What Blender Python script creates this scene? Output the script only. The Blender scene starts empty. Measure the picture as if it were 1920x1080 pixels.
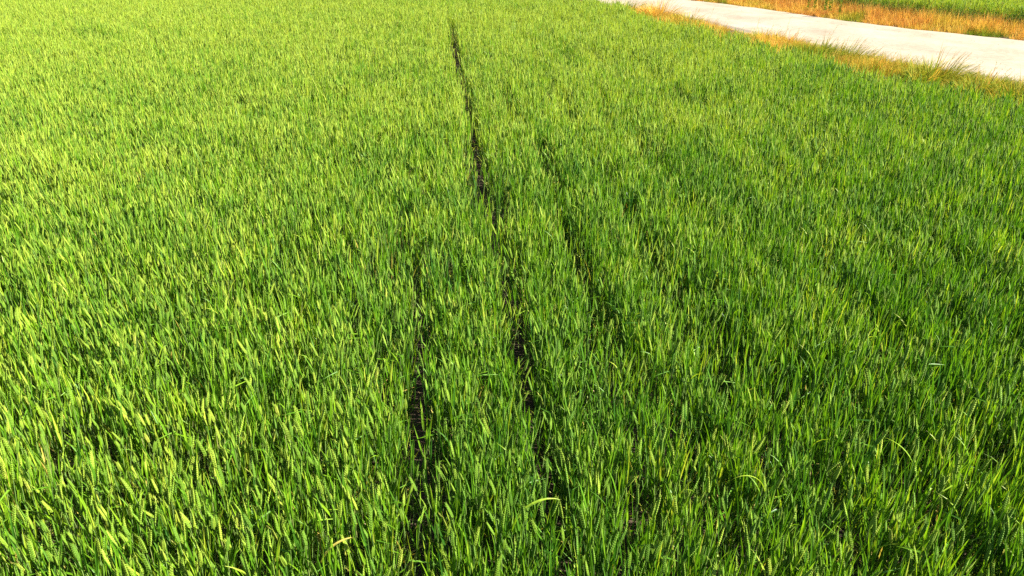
import bpy, math, random
import numpy as np
from mathutils import Vector, noise
R = math.radians
random.seed(7); rng = np.random.default_rng(7)
S = bpy.context.scene
C = S.collection

# ------------------------------------------------------------------ camera, sky, sun, exposure
CAM_H, PITCH, FPX = 2.6, R(25.5), 1478.0
cd = bpy.data.cameras.new('camera'); cam = bpy.data.objects.new('camera', cd); C.objects.link(cam)
cam.location = (0, 0, CAM_H); cam.rotation_euler = (R(90) - PITCH, 0, 0)
cd.sensor_width = 36; cd.lens = 36 * FPX / 1920; cd.clip_start = 0.05; cd.clip_end = 2000
S.camera = cam
SUN_AZ, SUN_EL = R(101), R(39)          # azimuth measured clockwise from +Y (the viewing direction)
w = bpy.data.worlds.new('World'); S.world = w; w.use_nodes = True
nt = w.node_tree; bg = nt.nodes['Background']
sky = nt.nodes.new('ShaderNodeTexSky'); sky.sky_type = 'NISHITA'; sky.sun_disc = False
sky.sun_elevation = SUN_EL; sky.sun_rotation = SUN_AZ
nt.links.new(sky.outputs[0], bg.inputs[0]); bg.inputs[1].default_value = 0.055
sl = bpy.data.lights.new('sun', 'SUN'); sl.energy = 5.0; sl.angle = R(0.5); sl.color = (1, .93, .80)
so = bpy.data.objects.new('sun', sl); C.objects.link(so)
sd = Vector((math.sin(SUN_AZ) * math.cos(SUN_EL), math.cos(SUN_AZ) * math.cos(SUN_EL), math.sin(SUN_EL)))
so.rotation_euler = sd.to_track_quat('Z', 'Y').to_euler(); so.location = (30, 0, 30)
vs = S.view_settings; vs.view_transform = 'Standard'; vs.look = 'None'; vs.gamma = 1
vs.use_curve_mapping = False; vs.exposure = 2.24
S.cycles.max_bounces = 6; S.cycles.diffuse_bounces = 3; S.cycles.transmission_bounces = 4; S.cycles.glossy_bounces = 2
S.cycles.use_denoising = False

def tag(o, label=None, cat=None, group=None, kind=None):
    for k, v in (('label', label), ('category', cat), ('group', group), ('kind', kind)):
        if v: o[k] = v
    return o

# ------------------------------------------------------------------ materials
def ramp(nt, fac, stops):
    r = nt.nodes.new('ShaderNodeValToRGB'); nt.links.new(fac, r.inputs[0])
    e = r.color_ramp.elements
    while len(e) < len(stops): e.new(.5)
    for el, (p, c) in zip(e, stops): el.position = p; el.color = (*c, 1)
    return r.outputs[0]
def math_(nt, op, a, b, clamp=False):
    m = nt.nodes.new('ShaderNodeMath'); m.operation = op; m.use_clamp = clamp
    for i, v in enumerate((a, b)):
        if isinstance(v, (int, float)): m.inputs[i].default_value = v
        else: nt.links.new(v, m.inputs[i])
    return m.outputs[0]
def attr(nt, name, typ='GEOMETRY'):
    a = nt.nodes.new('ShaderNodeAttribute'); a.attribute_name = name; a.attribute_type = typ
    return a.outputs['Fac']
def plant_mat(name, stops, rough=.42, spec=.5, trans=.35, tcol=(1.35, 1.28, .6), tipgain=.12, tintgain=.72, cap=.78):
    m = bpy.data.materials.new(name); m.use_nodes = True; nt = m.node_tree; L = nt.links
    out = nt.nodes['Material Output']; pb = nt.nodes['Principled BSDF']
    hue = attr(nt, 'hue'); tt = attr(nt, 'tt'); ti = attr(nt, 'tint', 'INSTANCER')
    f = math_(nt, 'ADD', hue, math_(nt, 'MULTIPLY', math_(nt, 'SUBTRACT', ti, .5), tintgain))
    f = math_(nt, 'ADD', f, math_(nt, 'MULTIPLY', math_(nt, 'SUBTRACT', tt, .5), tipgain), True)
    if cap: f = math_(nt, 'MINIMUM', f, math_(nt, 'MAXIMUM', hue, cap))     # only withered pieces reach the straw colours
    col = ramp(nt, f, stops)
    # faint lengthwise mottling of the blade
    tc = nt.nodes.new('ShaderNodeTexCoord'); nz = nt.nodes.new('ShaderNodeTexNoise'); nz.inputs['Scale'].default_value = 55
    L.new(tc.outputs['Object'], nz.inputs['Vector'])
    mx = nt.nodes.new('ShaderNodeMix'); mx.data_type = 'RGBA'; mx.blend_type = 'MULTIPLY'
    mx.inputs[0].default_value = .5
    g = ramp(nt, nz.outputs[0], [(.3, (.72, .74, .7)), (.7, (1.15, 1.12, 1.1))])
    L.new(col, mx.inputs[6]); L.new(g, mx.inputs[7]); col = mx.outputs[2]
    L.new(col, pb.inputs['Base Color']); pb.inputs['Roughness'].default_value = rough
    pb.inputs['Specular IOR Level'].default_value = spec
    if trans > 0:
        tr = nt.nodes.new('ShaderNodeBsdfTranslucent')
        tm = nt.nodes.new('ShaderNodeMix'); tm.data_type = 'RGBA'; tm.blend_type = 'MULTIPLY'; tm.inputs[0].default_value = 1
        tm.inputs[7].default_value = (*tcol, 1); L.new(col, tm.inputs[6]); L.new(tm.outputs[2], tr.inputs[0])
        ms = nt.nodes.new('ShaderNodeMixShader'); ms.inputs[0].default_value = trans
        L.new(pb.outputs[0], ms.inputs[1]); L.new(tr.outputs[0], ms.inputs[2]); L.new(ms.outputs[0], out.inputs[0])
    return m
M_LEAF = plant_mat('wheat_leaf', [(0, (.024, .090, .008)), (.35, (.080, .198, .007)), (.60, (.158, .290, .010)),
                                  (.80, (.32, .385, .040)), (.9, (.42, .34, .07)), (1, (.48, .33, .16))], rough=.45, spec=.3, trans=.36)
M_EAR = plant_mat('wheat_ear', [(0, (.066, .152, .011)), (.45, (.110, .205, .013)), (.8, (.22, .30, .028)), (1, (.45, .40, .09))],
                  rough=.6, spec=.25, trans=.22)
M_STALK = plant_mat('wheat_stalk', [(0, (.07, .14, .03)), (.6, (.14, .22, .05)), (1, (.36, .30, .12))], rough=.45, trans=.08)
M_DRY = plant_mat('dry_grass_blade', [(0, (.085, .15, .012)), (.22, (.22, .25, .018)), (.42, (.44, .34, .05)), (.6, (.52, .34, .07)),
                                      (.8, (.50, .25, .05)), (1, (.34, .15, .05))], rough=.8, spec=.1, trans=.35, tcol=(1.3, 1.1, .7), tintgain=1.0, tipgain=.1, cap=0)

def ground_mat(name, c0, c1, scale, bump, rough=.95, c2=None):
    m = bpy.data.materials.new(name); m.use_nodes = True; nt = m.node_tree; L = nt.links
    pb = nt.nodes['Principled BSDF']; pb.inputs['Roughness'].default_value = rough; pb.inputs['Specular IOR Level'].default_value = .2
    tc = nt.nodes.new('ShaderNodeTexCoord')
    n1 = nt.nodes.new('ShaderNodeTexNoise'); n1.inputs['Scale'].default_value = scale; n1.inputs['Detail'].default_value = 8
    n2 = nt.nodes.new('ShaderNodeTexNoise'); n2.inputs['Scale'].default_value = scale * 14; n2.inputs['Detail'].default_value = 6
    L.new(tc.outputs['Object'], n1.inputs['Vector']); L.new(tc.outputs['Object'], n2.inputs['Vector'])
    f = math_(nt, 'ADD', math_(nt, 'MULTIPLY', n1.outputs[0], .6), math_(nt, 'MULTIPLY', n2.outputs[0], .4))
    L.new(ramp(nt, f, [(.35, c0), (.62, c1)]), pb.inputs['Base Color'])
    b = nt.nodes.new('ShaderNodeBump'); b.inputs['Strength'].default_value = bump; b.inputs['Distance'].default_value = .03
    L.new(f, b.inputs['Height']); L.new(b.outputs[0], pb.inputs['Normal'])
    return m
M_SOIL = ground_mat('soil', (.028, .020, .013), (.065, .046, .030), 3, .8)
M_FARCROP = ground_mat('distant_crop', (.06, .13, .02), (.14, .24, .03), 5, 1)

# ------------------------------------------------------------------ ground sheet
def mesh_obj(name, verts, faces, mat, parent=None, smooth=False, attrs=None, link=True):
    me = bpy.data.meshes.new(name); me.from_pydata([tuple(v) for v in verts], [], faces)
    me.materials.append(mat)
    if smooth: me.polygons.foreach_set('use_smooth', [True] * len(me.polygons))
    for k, v in (attrs or {}).items():
        a = me.attributes.new(k, 'FLOAT', 'POINT'); a.data.foreach_set('value', np.asarray(v, dtype=np.float32))
    me.update(); o = bpy.data.objects.new(name, me)
    if link: C.objects.link(o)
    o.parent = parent
    return o

def soil_z(x, y):
    return .018 * noise.noise(Vector((x * 3.1, y * 3.1, 0))) + .012 * noise.noise(Vector((x * 11, y * 11, 4)))
gx = np.concatenate([[-900, -300, -100, -40], np.arange(-14, 14.01, .2), [40, 100, 300, 900]])
gy = np.concatenate([[-900, -300, -60], np.arange(-1, 30.01, .2), [40, 60, 100, 300, 1200]])
gv = [(x, y, soil_z(x, y)) for y in gy for x in gx]
nx = len(gx)
gf = [(j * nx + i, j * nx + i + 1, (j + 1) * nx + i + 1, (j + 1) * nx + i) for j in range(len(gy) - 1) for i in range(nx - 1)]
tag(mesh_obj('ground', gv, gf, M_SOIL, smooth=True), kind='structure')

# ------------------------------------------------------------------ the farm track
FAR = np.array([(-14, 55), (-4, 42), (1.6, 33), (5.33, 27.35), (7.04, 24.97), (7.98, 22.95), (8.78, 21.23), (9.6, 20.01), (10.39, 19.01), (11.29, 18.02), (13.2, 16.1), (17, 12.6), (24, 6.5), (40, -7)], float)
NEAR = np.array([(-16, 51), (-6, 38), (-.6, 30), (3.0, 25.6), (4.2, 23.6), (4.9, 21.6), (5.55, 19.3), (6.2, 17.4), (7.0, 15.4), (7.85, 13.9), (8.75, 12.7), (11.0, 10.5), (15.5, 7.2), (30, -4)], float)
def resample(P, n):
    d = np.r_[0, np.cumsum(np.hypot(*np.diff(P, axis=0).T))]; t = np.linspace(0, d[-1], n)
    return np.c_[np.interp(t, d, P[:, 0]), np.interp(t, d, P[:, 1])]
def smooth(P, k=9):
    Q = P.copy()
    for _ in range(k): Q[1:-1] = (Q[:-2] + 2 * Q[1:-1] + Q[2:]) / 4
    return Q
NEARs, FARs = smooth(resample(NEAR, 260)), smooth(resample(FAR, 260))
def side(P, pts):
    """signed distance to polyline P for pts (positive = to the left/below of the direction: the camera's side)"""
    best = np.full(len(pts), 1e9); sg = np.zeros(len(pts))
    for a, b in zip(P[:-1], P[1:]):
        ab = b - a; L2 = (ab ** 2).sum(); t = np.clip(((pts - a) @ ab) / L2, 0, 1)
        q = a + t[:, None] * ab; dd = np.hypot(*(pts - q).T); cr = ab[0] * (pts[:, 1] - a[1]) - ab[1] * (pts[:, 0] - a[0])
        u = dd < best; best[u] = dd[u]; sg[u] = -np.sign(cr[u])
    return best * sg
rv, rf, NW = [], [], 40
prof_u = np.linspace(-.03, 1.03, NW)
for i in range(260):
    a, b = NEARs[i], FARs[i]
    for u in prof_u:
        x, y = a + (b - a) * u
        crown = .05 + .05 * math.sin(math.pi * min(max(u, 0), 1))
        for c in (.27, .73): crown -= .035 * math.exp(-((u - c) / .09) ** 2)
        crown += .012 * noise.noise(Vector((x * 1.7, y * 1.7, 0))) + .006 * noise.noise(Vector((x * 6, y * 6, 2)))
        if u < 0 or u > 1: crown = -.03
        rv.append((x, y, crown))
for i in range(259):
    for j in range(NW - 1):
        k = i * NW + j; rf.append((k, k + 1, k + NW + 1, k + NW))
def road_mat():
    m = bpy.data.materials.new('pale_chalk_track'); m.use_nodes = True; nt = m.node_tree; L = nt.links
    pb = nt.nodes['Principled BSDF']; pb.inputs['Roughness'].default_value = .95; pb.inputs['Specular IOR Level'].default_value = .15
    tc = nt.nodes.new('ShaderNodeTexCoord')
    ns = []
    for sc, de in ((.9, 5), (9, 6), (60, 3)):
        n = nt.nodes.new('ShaderNodeTexNoise'); n.inputs['Scale'].default_value = sc; n.inputs['Detail'].default_value = de
        L.new(tc.outputs['Object'], n.inputs['Vector']); ns.append(n.outputs[0])
    f = math_(nt, 'ADD', math_(nt, 'MULTIPLY', ns[0], .45), math_(nt, 'ADD', math_(nt, 'MULTIPLY', ns[1], .3), math_(nt, 'MULTIPLY', ns[2], .25)))
    L.new(ramp(nt, f, [(.38, (.185, .150, .108)), (.5, (.232, .195, .146)), (.62, (.265, .230, .180))]), pb.inputs['Base Color'])
    b = nt.nodes.new('ShaderNodeBump'); b.inputs['Strength'].default_value = .5; b.inputs['Distance'].default_value = .015
    L.new(f, b.inputs['Height']); L.new(b.outputs[0], pb.inputs['Normal'])
    return m
M_ROAD = road_mat()
tag(mesh_obj('road', rv, rf, M_ROAD, smooth=True), kind='structure')

# ------------------------------------------------------------------ plant pieces
def leaf(o, az, th0, bend, L, w0, hue, kink=0, twist=0, nseg=6, fold=.35, power=1.6):
    """one blade: a creased strip that arches away from the stalk"""
    V, F, T = [], [], []
    p = np.array(o, float); d = np.array([math.cos(az), math.sin(az), 0]); up = np.array([0, 0, 1.]); sidev = np.cross(up, d)
    for i in range(nseg + 1):
        s = i / nseg; th = th0 + bend * s ** power + (kink if s > .45 else 0)
        t = d * math.sin(th) + up * math.cos(th)
        n = np.cross(t, sidev); tw = twist * s
        sv = sidev * math.cos(tw) + n * math.sin(tw); nv = n * math.cos(tw) - sidev * math.sin(tw)
        ww = w0 * min(1, .45 + 2.2 * s) * max(0.02, (1 - s ** 2.2)) / 2
        V += [p + sv * ww + nv * ww * fold, p.copy(), p - sv * ww + nv * ww * fold]; T += [s] * 3
        p = p + t * L / nseg
    for i in range(nseg):
        a = i * 3; F += [(a, a + 1, a + 4, a + 3), (a + 1, a + 2, a + 5, a + 4)]
    return V, F, [hue] * len(V), T
def tube(pts, rad, hue, ns=4):
    V, F, T = [], [], []
    for i, (p, r) in enumerate(zip(pts, rad)):
        for k in range(ns):
            a = 2 * math.pi * k / ns; V.append(np.array(p) + np.array([math.cos(a), math.sin(a), 0]) * r); T.append(i / (len(pts) - 1))
    for i in range(len(pts) - 1):
        for k in range(ns):
            F.append((i * ns + k, i * ns + (k + 1) % ns, (i + 1) * ns + (k + 1) % ns, (i + 1) * ns + k))
    return V, F, [hue] * len(V), T
def ear(o, t, az, L, hue, fat=1.0):
    """a green ear: two ranks of plump overlapping spikelets round a thin core, each with a short awn tip"""
    V, F, H, T = [], [], [], []
    t = np.array(t, float); t /= np.linalg.norm(t); a = np.array([math.cos(az), math.sin(az), 0]); a -= t * (a @ t); a /= np.linalg.norm(a)
    b = np.cross(t, a); o = np.array(o, float); n = 18; rngl = random
    V, F, H, T = tube([o + t * L * q for q in (0, .2, .5, .8, .97)], [.0016, .0042 * fat, .0046 * fat, .0034 * fat, .001], hue, 6)
    for i in range(n):
        s = i / (n - 1); c = o + t * L * s * .93; sg = 1 if i % 2 else -1
        k = (.35 + .85 * math.sin(math.pi * (s * .80 + .14)) ** .8) * fat * (1.05 - .30 * s)
        l = .0165 * (1.05 - .25 * s); r = .0046 * k
        ctr = c + a * sg * .0030 * k; ax = t + a * sg * .28; ax /= np.linalg.norm(ax)
        s1 = np.cross(ax, b); base = len(V)
        V += [ctr - ax * l * .25, ctr + ax * l * .25 + s1 * r * 1.0, ctr + ax * l * .25 + b * r * 1.35, ctr + ax * l * .25 - s1 * r * 1.0, ctr + ax * l * .25 - b * r * 1.35, ctr + ax * l * .95]
        h = hue + rngl.uniform(-.06, .06); H += [h] * 6; T += [s, s, s, s, s, s + .25]
        for j in range(4):
            x, y = base + 1 + j, base + 1 + (j + 1) % 4; F += [(base, y, x), (x, y, base + 5)]
        if i % 2 == 0 or i > 12:      # awn
            al = rngl.uniform(.006, .016) * (1.6 if i > 14 else 1); q = len(V); e = ctr + ax * l * .9
            V += [e + b * .0006, e - b * .0006, e + ax * al + a * sg * al * .15]; H += [h + .1] * 3; T += [1] * 3; F.append((q, q + 1, q + 2))
    return V, F, H, T

def tiller(parts, bx, by, eared, h, lean_az, lean, yellow, low=True):
    """stalk + blades (+ ear); parts gets (kind, geometry)"""
    u = random.uniform
    dx, dy = math.cos(lean_az) * lean, math.sin(lean_az) * lean
    def at(s):   # point on the stalk at height fraction s
        return np.array([bx + dx * s ** 1.7, by + dy * s ** 1.7, h * s])
    parts.append(('stalk', tube([at(s) for s in (0, .35, .7, 1)], (.0022, .0021, .0018, .0013), u(.1, .6))))
    if eared:
        t = at(1) - at(.85) + np.array([u(-.02, .02), u(-.02, .02), 0])
        parts.append(('ear', ear(at(1), t, u(0, 6.28), u(.055, .092), u(.15, .65) + yellow, u(.60, .84))))
        spots = [(.82, u(.15, .24), u(.011, .016)), (.60, u(.20, .28), u(.011, .015))]
    else:
        spots = [(.86, u(.15, .25), u(.010, .015)), (.74, u(.18, .27), u(.010, .015)), (.52, u(.2, .28), u(.010, .014))]
    if low: spots.append((.28, u(.18, .26), .010))
    az = u(0, 6.28)
    for i, (s, L, wd) in enumerate(spots):
        az += math.pi + u(-.6, .6)
        r = random.random(); kink = 0
        bend = u(.05, .42); th0 = u(.04, .23); wd *= .78
        if r < .09: bend = u(1.0, 1.9)
        elif r < .13: kink = u(1.0, 1.8)
        hue = min(.8, u(.08, .62) + yellow)
        if s < .4: hue = u(.1, .97); th0 = u(.3, .8)
        elif random.random() < .03: hue = u(.84, .93)
        parts.append(('leaf', leaf(at(s), az, th0, bend, L, wd, hue, kink, u(-1.3, 1.3))))
    if not eared:   # rolled youngest blade standing straight up
        parts.append(('leaf', leaf(at(.95), u(0, 6.28), u(.02, .16), u(.05, .3), u(.13, .2), .0085, u(.3, .65), 0, u(-.5, .5), fold=.8)))
def make_parts(nt_, ear_p, special=None):
    parts = []; az0 = random.uniform(0, 6.28)
    for i in range(nt_):
        a = az0 + i * 6.28 / nt_ + random.uniform(-.5, .5); r = random.uniform(.008, .03)
        tiller(parts, math.cos(a) * r, math.sin(a) * r, random.random() < ear_p if ear_p not in (0, 1) else bool(ear_p),
               random.uniform(.54, .67), a, random.uniform(.0, .075), random.uniform(-.06, .22) if random.random() < .35 else 0)
    if special: parts.append(('leaf', special))
    return parts
MATS = {'leaf': M_LEAF, 'ear': M_EAR, 'stalk': M_STALK}
def join(parts, name, mats, link=False):
    """the pieces as one mesh with material slots"""
    V, F, H, T, MI = [], [], [], [], []; keys = list(mats)
    for kind, (v, f, h, t) in parts:
        b = len(V); V += v; F += [tuple(i + b for i in q) for q in f]; H += h; T += t; MI += [keys.index(kind)] * len(f)
    me = bpy.data.meshes.new(name); me.from_pydata([tuple(v) for v in V], [], F)
    for k in keys: me.materials.append(mats[k])
    me.polygons.foreach_set('material_index', MI); me.polygons.foreach_set('use_smooth', [keys[q] == 'ear' for q in MI])
    for k, v in (('hue', H), ('tt', T)):
        a = me.attributes.new(k, 'FLOAT', 'POINT'); a.data.foreach_set('value', np.asarray(v, dtype=np.float32))
    me.update(); return bpy.data.objects.new(name, me)
def source_collection(name, objs):
    c = bpy.data.collections.new(name)      # never linked to the scene: only a source for the scatter
    for o in objs: c.objects.link(o)
    return c

def scatter(name, pts, rot, scl, idx, tint, coll):
    """one object: coll's members instanced on the given points"""
    me = bpy.data.meshes.new(name); me.vertices.add(len(pts)); me.vertices.foreach_set('co', np.asarray(pts, np.float32).ravel())
    for k, typ, fld, v in (('rot', 'FLOAT_VECTOR', 'vector', rot), ('scl', 'FLOAT_VECTOR', 'vector', scl), ('idx', 'INT', 'value', idx), ('tint', 'FLOAT', 'value', tint)):
        a = me.attributes.new(k, typ, 'POINT'); a.data.foreach_set(fld, np.asarray(v, np.int32 if typ == 'INT' else np.float32).ravel())
    o = bpy.data.objects.new(name, me); C.objects.link(o)
    ng = bpy.data.node_groups.new(name + '_scatter', 'GeometryNodeTree')
    ng.interface.new_socket('Geometry', in_out='INPUT', socket_type='NodeSocketGeometry'); ng.interface.new_socket('Geometry', in_out='OUTPUT', socket_type='NodeSocketGeometry')
    N = ng.nodes; L = ng.links; gi = N.new('NodeGroupInput'); go = N.new('NodeGroupOutput')
    ip = N.new('GeometryNodeInstanceOnPoints'); ci = N.new('GeometryNodeCollectionInfo'); ci.inputs['Collection'].default_value = coll
    ci.inputs['Separate Children'].default_value = True; ci.inputs['Reset Children'].default_value = True
    ip.inputs['Pick Instance'].default_value = True
    def na(n, t):
        a = N.new('GeometryNodeInputNamedAttribute'); a.data_type = t; a.inputs['Name'].default_value = n; return a.outputs['Attribute']
    e2r = N.new('FunctionNodeEulerToRotation'); L.new(na('rot', 'FLOAT_VECTOR'), e2r.inputs[0])
    L.new(gi.outputs[0], ip.inputs['Points']); L.new(ci.outputs[0], ip.inputs['Instance']); L.new(na('idx', 'INT'), ip.inputs['Instance Index'])
    L.new(e2r.outputs[0], ip.inputs['Rotation']); L.new(na('scl', 'FLOAT_VECTOR'), ip.inputs['Scale']); L.new(ip.outputs[0], go.inputs[0])
    md = o.modifiers.new('scatter', 'NODES'); md.node_group = ng
    return o

# ------------------------------------------------------------------ where wheat grows
def vnoise(x, y, sc, seed):
    """smooth 2-d value noise, 0..1"""
    g = np.random.default_rng(seed).random((256, 256)); u, v = x / sc + 128, y / sc + 128
    i, j = np.floor(u).astype(int), np.floor(v).astype(int); a, b = u - i, v - j; a = a * a * (3 - 2 * a); b = b * b * (3 - 2 * b)
    i %= 255; j %= 255
    return g[i, j] * (1 - a) * (1 - b) + g[i + 1, j] * a * (1 - b) + g[i, j + 1] * (1 - a) * b + g[i + 1, j + 1] * a * b
SK = .073                                  # the drill rows run slightly to the left of the view
EDGE = smooth(resample(np.array([(-17, 47), (-8, 34), (-.6, 25.2), (2.6, 20.9), (2.75, 18.2), (3.3, 16.8), (4.1, 14.6), (4.6, 13.3), (4.95, 11.9), (5.35, 10.4), (6.05, 9.2), (7.6, 7.6), (12, 4.0), (26, -8)]), 220))
FEDGE = FARs.copy()
GAPS = [  # bare drill lines: polyline (y, u), half width, strength
    ([(0, .40), (2.5, .37), (3.1, .32), (4.1, .32), (5, .28), (6.9, .24)], .060, .99),
    ([(6.9, .24), (8.4, .21), (10.3, .15), (13.5, .06), (17.3, -.01)], .056, 1.0),
    ([(0, -.18), (2.5, -.20), (4, -.24), (5.0, -.28)], .062, .98),
    ([(4.7, -.40), (5.3, -.43), (5.8, -.44)], .065, .95),
    ([(0, 1.0), (2.8, .94), (3.5, .91), (4.0, .80), (5.4, .75)], .062, .95),
    ([(5.2, .76), (6.2, .80), (7.6, .86), (8.5, .71), (10.3, .61)], .056, .9),
    ([(5.6, .13), (8.1, .07)], .055, .9), ([(5.3, .42), (8.2, .43)], .05, .85),
    ([(9.0, 2.93), (11.2, 2.49)], .12, .7), ([(6.5, 1.75), (9, 1.68)], .06, .5), ([(2, 1.5), (5.5, 1.42)], .05, .5),
    ([(2, -.85), (6, -.9)], .045, .45), ([(3, -1.5), (7, -1.55)], .05, .4)]
def wheat_points(x0, x1, y0, y1, dens, seed):
    g = np.random.default_rng(seed); ROW = .165
    n = int((x1 - x0) * (y1 - y0) * dens); y = g.uniform(y0, y1, n); u = g.uniform(x0 + SK * y0, x1 + SK * y1 + .5, n)
    k = np.round(u / ROW); u = k * ROW + g.normal(0, .022, n) + .02 * (vnoise(k * 7.7, y, 1.5, 3) - .5)
    x = u - SK * y; keep = np.ones(n, bool)
    # thin places inside rows
    thin = vnoise(u * 3.2, y, .32, seed + 1); keep &= ~((thin < .25) & (g.random(n) < .6))
    for P, hw, st in GAPS:       # beside a bare line the rows lose their own spacing, so its width stays even
        P = np.array(P); c = np.interp(y, P[:, 0], P[:, 1]); cl = (y > P[0, 0]) & (y < P[-1, 0]) & (np.abs(u - c) < .12)
        u = np.where(cl, c + g.uniform(-.12, .12, n), u)
    x = u - SK * y
    for P, hw, st in GAPS:
        P = np.array(P); c = np.interp(y, P[:, 0], P[:, 1]); inr = (y > P[0, 0]) & (y < P[-1, 0])
        ww = hw * np.clip(.75 + .07 * y, .8, 1.75) * (.92 + .2 * vnoise(y * 2, y * 0 + hw * 100, 1, 11))
        keep &= ~(inr & (np.abs(u - c) < ww) & (g.random(n) < st))
    # fainter drill lines every half metre, closing and opening along their length
    c = .33 + .495 * np.round((u - .33) / .495) + .03 * (vnoise(y, y * 0, 2.0, 77) - .5); op = vnoise(c * 9, y, 1.1, 78)
    keep &= ~((np.abs(u - c) < .03 + .035 * op) & (g.random(n) < np.clip((op - .22) * 2.0, 0, .9) * np.where(np.abs(u - .2) < .9, .3, np.where(u < 0, .45, .85))))
    return x[keep], y[keep]
def in_view(x, y, z, mx, my=.25):
    dx, dy, dz = x, y, z - CAM_H; dep = dy * math.cos(PITCH) - dz * math.sin(PITCH); up = dz * math.cos(PITCH) + dy * math.sin(PITCH)
    return (dep > .3) & (np.abs(dx) < dep * .65 + mx) & (up < dep * .366 + 9) & (up > -dep * .366 - my)

N_VAR = 22
variant_parts = []
for i in range(N_VAR):
    variant_parts.append(make_parts(2 if i % 3 else 3, 1 if i < 12 else (.5 if i < 17 else 0)))
wheat_src = source_collection('wheat_sources', [join(p, 'wheat_plant_source_%02d' % i, MATS) for i, p in enumerate(variant_parts)])
S_SPLIT = 10.5
xa, ya = wheat_points(-9, 12, .6, S_SPLIT, 370, 21)
xb, yb = wheat_points(-20, 12, S_SPLIT, 34, 250, 22)
x, y = np.r_[xa, xb], np.r_[ya, yb]
m = in_view(x, y, .7, 1.6, .55); x, y = x[m], y[m]
P2 = np.c_[x, y]; dE = side(EDGE, P2); m = dE > .08 + .25 * (vnoise(x, y, .5, 9) - .5); P2 = P2[m]; dE = dE[m]
x, y = P2.T; n = len(x); g = np.random.default_rng(5)
def wheat_attrs(x, y, g):
    n = len(x)
    hgt = .90 + .10 * (vnoise(x, y, 1.3, 31) - .5) + .08 * (vnoise(x, y, .35, 32) - .5) + g.normal(0, .05, n)
    wd = 1.0 + g.uniform(-.12, .12, n)
    scl = np.c_[wd, wd, hgt]
    rot = np.c_[g.normal(0, .035, n), g.normal(.015, .035, n), g.uniform(0, 6.28, n)]
    tint = .455 + .30 * (vnoise(x, y, 2.2, 41) - .5) + .5 * (vnoise(x, y, .3, 42) - .5) + g.normal(0, .10, n) - .014 * np.clip(x, -8, 8) + .50 * np.clip((y - 3) / 14, 0, 1) ** .8  # random plant tone, plus light painted in: paler with distance and towards the left
    # ears are out on the left and near the camera, mostly blades towards the right and in the distance
    pe = np.clip(.78 - .09 * (x / (y * .6 + 1) * 3) - .01 * y, .35, .95)
    r = g.random(n); idx = np.where(r < pe, g.integers(0, 14, n), g.integers(12, N_VAR, n))
    return scl, rot, np.clip(tint, 0, 1), idx
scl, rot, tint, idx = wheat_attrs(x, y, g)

# the 300 plants that show largest are things of their own
dz = .66 - CAM_H; dep = y * math.cos(PITCH) - dz * math.sin(PITCH); up = dz * math.cos(PITCH) + y * math.sin(PITCH)
vis = (np.abs(x) < dep * .645) & (up > -dep * .37)
SPECIAL = [  # (x, y) on the ground, az, th0, bend, length, width, hue, label
    (.00, 2.20, .25, .25, 2.0, .25, .015, .66, 'wheat plant whose broad pale blade bends flat across the bottom middle gap'),
    (.98, 2.42, 3.3, .35, 1.9, .19, .013, .70, 'wheat plant right of centre with one light green blade curled level towards the left'),
    (-.66, 2.05, .4, .5, 1.5, .16, .012, .90, 'wheat plant at the lower left with a withered straw coloured blade'),
    (1.62, 2.55, 2.6, .4, 1.3, .19, .014, .62, 'wheat plant at the lower right with a pale blade bowed over beside a dark hollow'),
]
order = np.argsort(np.where(vis, np.hypot(np.hypot(x, y), dz), 1e9)); near = order[:300 - len(SPECIAL)]
mask = np.ones(n, bool); mask[near] = False
for sx, sy, *_ in SPECIAL: mask &= np.hypot(x - sx, y - sy) > .05
z = np.zeros(n)
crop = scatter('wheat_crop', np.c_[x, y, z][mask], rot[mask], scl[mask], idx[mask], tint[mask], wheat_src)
tag(crop, 'dense green wheat crop filling the field in rows up to the pale track', 'wheat crop', kind='stuff')

GROUP = 'wheat plants at the near edge of the picture'
def plant_master(parts, name='wheat_plant'):
    root = bpy.data.objects.new(name, None); root.empty_display_size = .05
    kids = []
    for kind, (v, f, h, t) in parts:
        kids.append(mesh_obj(kind, v, f, MATS[kind], root, smooth=(kind == 'ear'), attrs={'hue': h, 'tt': t}, link=False))
    return root, kids
LBL = {'ears': 'green wheat plant with ripening ears standing above its blades, ',
       'mixed': 'wheat plant with an ear beside tall bare blades, ',
       'blades': 'leafy wheat plant of upright blades without any ear, '}
masters = {}
for i in near:
    v = int(idx[i])
    if v not in masters:
        root, kids = plant_master(variant_parts[v]); masters[v] = (root, kids)
    else:
        r0, k0 = masters[v]; root = r0.copy(); kids = []
        for k in k0:
            c = k.copy(); c.parent = root; kids.append(c)
    C.objects.link(root)
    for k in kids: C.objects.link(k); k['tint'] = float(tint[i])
    root.location = (x[i], y[i], 0); root.rotation_euler = rot[i]; root.scale = scl[i]
    px = x[i] / dep[i] / .65
    where = 'towards the bottom left corner' if px < -.6 else 'left of the bottom gaps' if px < -.2 else 'at the bottom middle' if px < .2 else 'right of the bottom gaps' if px < .6 else 'towards the bottom right corner'
    ne = sum(1 for k, _ in variant_parts[v] if k == 'ear'); ns = sum(1 for k, _ in variant_parts[v] if k == 'stalk')
    tag(root, LBL['ears' if ne == ns else 'mixed' if ne else 'blades'] + where, 'wheat plant', GROUP)
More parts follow.
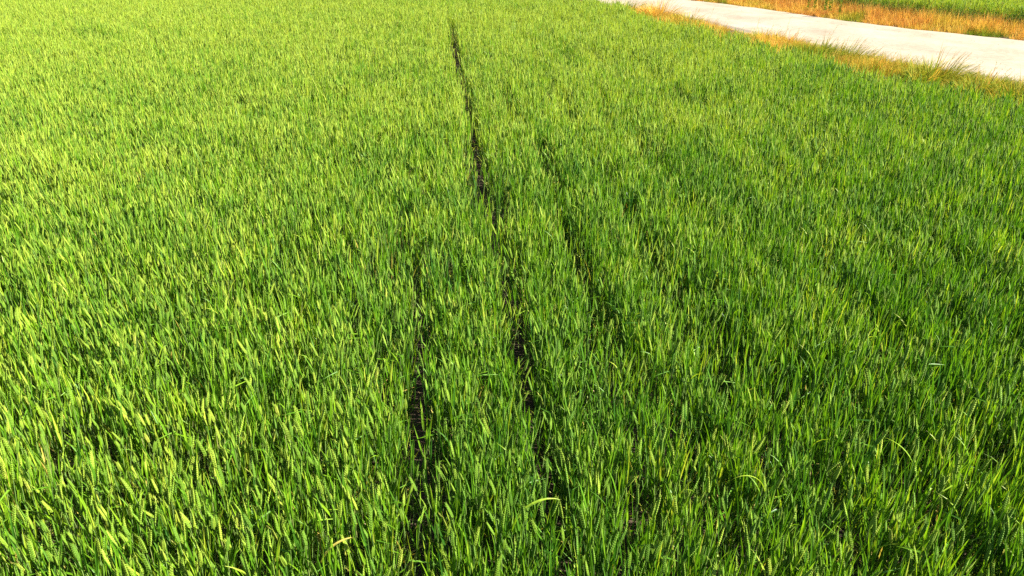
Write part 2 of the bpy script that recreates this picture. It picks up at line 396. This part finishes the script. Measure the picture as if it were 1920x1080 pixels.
for sx, sy, az, th0, bend, L_, wd, hu, lab in SPECIAL:
    parts = make_parts(2, 1, leaf((0, 0, .56), az, th0, bend, L_, wd, hu, 0, .5, nseg=9, power=1.2))
    root, kids = plant_master(parts); C.objects.link(root)
    for k in kids: C.objects.link(k); k['tint'] = .5
    kids[-1]['label'] = 'pale bent blade'
    root.location = (sx, sy, 0); root.scale = (1, 1, 1.02); tag(root, lab, 'wheat plant', GROUP)

# ------------------------------------------------------------------ the field across the track
g = np.random.default_rng(8)
n = int(34 * 34 * 150); xf = g.uniform(-6, 28, n); yf = g.uniform(12, 46, n)
xf = np.round(xf / .165) * .165 + g.normal(0, .04, n)
m = in_view(xf, yf, .7, 2.0); xf, yf = xf[m], yf[m]
dF = -side(FARs, np.c_[xf, yf]); m = dF > 1.45 + .5 * (vnoise(xf, yf, .8, 4) - .5); xf, yf = xf[m], yf[m]
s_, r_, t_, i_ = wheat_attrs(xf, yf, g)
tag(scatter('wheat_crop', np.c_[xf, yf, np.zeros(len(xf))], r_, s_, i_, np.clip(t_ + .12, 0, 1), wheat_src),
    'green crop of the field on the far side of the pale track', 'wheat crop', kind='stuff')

# ------------------------------------------------------------------ verge grass
def tuft(nb, hmin, hmax, spread, wind, wid, droop=.5, hue=(.35, .75)):
    parts = []
    for _ in range(nb):
        a = random.uniform(0, 6.28); r = spread * math.sqrt(random.random()); o = (math.cos(a) * r, math.sin(a) * r, 0)
        az = math.atan2(math.sin(a) * .8, math.cos(a) * .8 + wind)
        parts.append(('blade', leaf(o, az, random.uniform(.05, .5), random.uniform(.2, 1.0) * droop * 2, random.uniform(hmin, hmax), wid * random.uniform(.6, 1.3),
                                    random.uniform(*hue), 0, random.uniform(-1, 1), nseg=4)))
    return parts
def seed_stem(h, lean, az, hue, head=True):
    """a thin stem with a loose drooping panicle"""
    pts = [np.array([math.cos(az) * lean * s ** 2, math.sin(az) * lean * s ** 2, h * s]) for s in np.linspace(0, 1, 7)]
    parts = [('stem', tube(pts, np.linspace(.0028, .0012, 7), hue, 3))]
    if head:
        for k in range(12):
            s = random.uniform(.72, 1.0); i = s * 6; a = int(min(5, i)); q = pts[a] + (pts[a + 1] - pts[a]) * (i - a)
            parts.append(('seed_head', leaf(q, az + random.uniform(-1.2, 1.2), random.uniform(.4, 1.3), .6, random.uniform(.02, .05), .006, hue + .05, nseg=2)))
    return parts
VM = {'blade': M_DRY, 'stem': M_DRY, 'seed_head': M_DRY}
verge_src = []
for i in range(8):
    p = tuft(34, .16, .42, .12, .25, .009)
    for _ in range(1 if i % 3 == 0 else 0): p += seed_stem(random.uniform(.35, .5), random.uniform(.05, .2), random.uniform(-.8, .8), random.uniform(.45, .65))
    verge_src.append(join(p, 'verge_tuft_source_%d' % i, VM))
verge_src = source_collection('verge_sources', verge_src)
def verge(name, label, x, y, h, tintf, seed):
    g = np.random.default_rng(seed); n = len(x)
    s = h * g.uniform(.7, 1.25, n)
    o = scatter(name, np.c_[x, y, np.zeros(n)], np.c_[g.normal(0, .08, n), g.normal(.06, .08, n), g.uniform(-.9, .9, n)],
                np.c_[s * .5 + .5, s * .5 + .5, s], g.integers(0, 8, n), np.clip(tintf, 0, 1), verge_src)
    return tag(o, label, 'dry grass', kind='stuff')
g = np.random.default_rng(12)
# far side: a thick orange band
n = 60000; x = g.uniform(-8, 24, n); y = g.uniform(8, 48, n); d = -side(FARs, np.c_[x, y]); m = (d > .02) & (d < 1.75) & in_view(x, y, .5, 2); x, y, d = x[m], y[m], d[m]
hh = .46 + .60 * np.clip(d / 1.0, 0, 1) * (.7 + .5 * vnoise(x, y, .7, 51)); hh *= np.where(d > 1.5, .85, 1)
tf = .62 + .45 * (vnoise(x, y, .9, 52) - .5) + .3 * (vnoise(x, y, .25, 53) - .5) + g.normal(0, .07, len(x))
tf -= .5 * (vnoise(x, y, 1.1, 54) > .78)
verge('dry_grass', 'band of orange dry grass along the far side of the pale track', x, y, hh, tf, 13)
# near side: a narrower, patchy fringe between wheat and track
n = 60000; x = g.uniform(-8, 18, n); y = g.uniform(3, 48, n); P = np.c_[x, y]; d1 = side(NEARs, P); d2 = side(EDGE, P)
m = (d1 > -.12) & (d2 < .65) & in_view(x, y, .4, 2); x, y, d1, d2 = x[m], y[m], d1[m], d2[m]
patch = vnoise(x, y, .8, 61); m = g.random(len(x)) < .30 + .75 * patch; x, y, d1, patch = x[m], y[m], d1[m], patch[m]
hh = (.25 + .55 * patch) * np.clip(.35 + d1 / .5, .35, 1)
tf = .17 + .62 * (vnoise(x, y, 1.0, 62) - .5) + .3 * (vnoise(x, y, .3, 63) - .5) + g.normal(0, .07, len(x)) + .24 * np.clip((y - 15) / 4, 0, 1)
verge('dry_grass', 'patchy yellow and orange grass fringe between the wheat and the near side of the track', x, y, hh, tf, 14)

# ------------------------------------------------------------------ tussocks in the near verge, each its own thing
def tussock(name, x, y, r, h, hue, wind, nb, label, group='grass tussocks in the near verge', stems=4):
    root = bpy.data.objects.new(name, None); C.objects.link(root); root.location = (x, y, 0)
    def put(kind, parts):
        o = join(parts, kind, {kind: M_DRY}); C.objects.link(o); o.parent = root; o['tint'] = .5
    p = []
    for _ in range(nb):
        a = random.uniform(0, 6.28); q = r * math.sqrt(random.random()); fall = 1 - .45 * (q / r) ** 2
        az = math.atan2(math.sin(a), math.cos(a) + wind)
        hu = random.uniform(*hue)
        if random.random() < .2: hu = random.uniform(.3, .5)
        p.append(('grass_blades', leaf((math.cos(a) * q, math.sin(a) * q * .8, 0), az, random.uniform(0, .8) + .45 * q / r, random.uniform(.2, 2.0),
                                       h * fall * random.uniform(.8, 1.75), random.uniform(.007, .014), hu, 0, random.uniform(-1, 1), nseg=5)))
    put('grass_blades', p)
    for _ in range(stems):
        sp = seed_stem(h * random.uniform(1.0, 1.5), h * random.uniform(.2, .6), random.uniform(-.5, .5), random.uniform(.4, .7))
        ox, oy = random.uniform(-r, r) * .5, random.uniform(-r, r) * .4
        sp = [('seed_stem', ([v + np.array([ox, oy, 0]) for v in V], F, H, T)) for _, (V, F, H, T) in sp]
        put('seed_stem', sp)
    return tag(root, label, 'grass tussock', group)
def unp(px, py, z):
    X = (px - 960) / FPX; Y = (540 - py) / FPX
    d = np.array([X, math.cos(PITCH) + Y * math.sin(PITCH), -math.sin(PITCH) + Y * math.cos(PITCH)]); t = (z - CAM_H) / d[2]
    return d[0] * t, d[1] * t
for px, py, zz, r, h, hue, wind, nb, st, lab in [
    (1757, 140, .15, .33, .40, (.02, .30), .9, 700, 6, 'large bushy tussock with yellow green top and dark brown heart beside the track'),
    (1848, 160, .15, .30, .30, (.0, .25), .8, 520, 4, 'dark olive tussock nearest the right edge but one, right of the bushiest one'),
    (1915, 172, .15, .26, .32, (.0, .25), .6, 420, 3, 'olive green tussock cut by the right edge of the picture'),
    (1590, 104, .15, .38, .34, (.02, .28), 1.2, 620, 3, 'long dark green tussock leaning over the pale track to the right'),
    (1655, 118, .15, .30, .26, (.05, .30), 1.2, 420, 3, 'low yellow green tussock between the leaning dark one and the bushiest one'),
    (1545, 88, .15, .22, .30, (.05, .30), .6, 300, 2, 'small upright green tussock at the foot of the tall slanting grass stalk'),
    (1435, 66, .15, .22, .26, (.0, .22), .3, 320, 1, 'small round dark green tussock on the left of the brownish tuft'),
    (1482, 76, .15, .22, .26, (.55, .85), .4, 260, 4, 'small brownish orange tuft under the upright grass stalk'),
    (1292, 34, .15, .25, .30, (.10, .5), .2, 260, 4, 'straw yellow tuft with a spiky dark top far along the fringe'),
    (1236, 22, .15, .36, .42, (.5, .8), .3, 420, 5, 'tall orange dry tussock at the near fringe where the track narrows'),
    (1180, 12, .10, .45, .26, (.0, .2), .3, 420, 0, 'farthest dark green tussock at the top of the fringe')]:
    tx, ty = unp(px, py, zz); tussock('grass_tussock', tx, ty, r * 1.5, h * 1.05, hue, wind, nb, lab, stems=st)
# tall single stalks seen against the track
def stalk(px0, py0, px1, py1, label, hue=.55):
    bx, by = unp(px0, py0, .3); X = (px1 - 960) / FPX; Y = (540 - py1) / FPX
    k = by / (math.cos(PITCH) + Y * math.sin(PITCH)); tx = X * k; tz = CAM_H + (-math.sin(PITCH) + Y * math.cos(PITCH)) * k
    root = bpy.data.objects.new('grass_stalk', None); C.objects.link(root); root.location = (bx, by, 0)
    st = seed_stem(tz, tx - bx, 0, hue)
    for kind in ('stem', 'seed_head'):
        o = join([(kind, gg) for kd, gg in st if kd == kind], kind, {kind: M_DRY}); C.objects.link(o); o.parent = root; o['tint'] = .35
    tag(root, label, 'grass stalk', 'tall grass stalks against the track')
stalk(1552, 72, 1571, 47, 'tall slanting grass stalk leaning right over the small upright green tussock', .3)
stalk(1471, 70, 1481, 35, 'tall upright grass stalk rising from the brownish orange tuft', .45)
stalk(1416, 62, 1425, 31, 'thin pale grass stalk just left of the small round dark tussock', .5)
stalk(1327, 42, 1339, 14, 'faint grass stalk curving up midway along the fringe, left of the other tall ones', .4)
stalk(1207, 18, 1212, 5, 'short dark grass stalk beside the tall orange dry tussock', .2)
stalk(1862, 140, 1868, 118, 'thin stalk above the dark olive tussock near the right edge', .3)

# dark docks at the back of the far verge
for k, (px, py) in enumerate([(1516, 12), (1527, 13), (1547, 17), (1556, 18), (1575, 20)]):
    dx_, dy_ = unp(px, py, .25); root = bpy.data.objects.new('dark_weed', None); C.objects.link(root); root.location = (dx_, dy_, 0)
    st = seed_stem(.55, .03, 0, .02, False)
    for _ in range(60):
        zz = random.uniform(.2, .58); st.append(('leaves', leaf((random.uniform(-.03, .03), random.uniform(-.03, .03), zz), random.uniform(0, 6.28), random.uniform(.2, 1.1), .5, random.uniform(.05, .1), .022, random.uniform(0, .1), nseg=3)))
    for kind in ('stem', 'leaves'):
        o = join([(kind, gg) for kd, gg in st if kd == kind], kind, {kind: M_DRY}); C.objects.link(o); o.parent = root; o['tint'] = .3
    tag(root, 'dark green weed at the back of the orange grass across the track', 'weed', 'dark weeds in the far verge')

# ------------------------------------------------------------------ loose stones on the track
g = np.random.default_rng(31); src = []
M_STONE = ground_mat('pale_stone', (.24, .20, .16), (.36, .32, .26), 20, .3)
for i in range(4):
    V = [np.array(v) for v in ((0, 0, .8), (1, 0, 0), (.3, .9, .1), (-.8, .6, 0), (-.8, -.5, .1), (.3, -1, 0), (0, 0, -.5))]
    V = [v * random.uniform(.7, 1.2) for v in V]; F = [(0, a, b) for a, b in ((1, 2), (2, 3), (3, 4), (4, 5), (5, 1))] + [(6, b, a) for a, b in ((1, 2), (2, 3), (3, 4), (4, 5), (5, 1))]
    src.append(mesh_obj('stone_source_%d' % i, V, F, M_STONE, link=False))
stone_src = source_collection('stone_sources', src)
i = g.integers(0, 259, 5000); u = np.clip(g.beta(.6, .6, 5000), .01, .99); f = g.random(5000)[:, None]
P = (NEARs[i] * (1 - f) + NEARs[i + 1] * f) * (1 - u[:, None]) + (FARs[i] * (1 - f) + FARs[i + 1] * f) * u[:, None]
s = g.uniform(.003, .010, 5000)
tag(scatter('gravel', np.c_[P, np.full(5000, .075)], g.uniform(0, 6, (5000, 3)), np.c_[s, s, s * .7], g.integers(0, 4, 5000), np.full(5000, .5), stone_src),
    'small pale stones strewn on the track', 'gravel', kind='stuff')

# ------------------------------------------------------------------ the land beyond the frame
def sheet(name, x0, x1, y0, y1, z, mat, n=60):
    xs, ys = np.linspace(x0, x1, n), np.linspace(y0, y1, n)
    V = [(a, b, z + .06 * noise.noise(Vector((a * .5, b * .5, 0)))) for b in ys for a in xs]
    F = [(j * n + i, j * n + i + 1, (j + 1) * n + i + 1, (j + 1) * n + i) for j in range(n - 1) for i in range(n - 1)]
    return tag(mesh_obj(name, V, F, mat, smooth=True), kind='structure')
sheet('field', -600, 600, 60, 900, .55, M_FARCROP)
print('wheat points', len(crop.data.vertices), 'objects', len(S.objects))
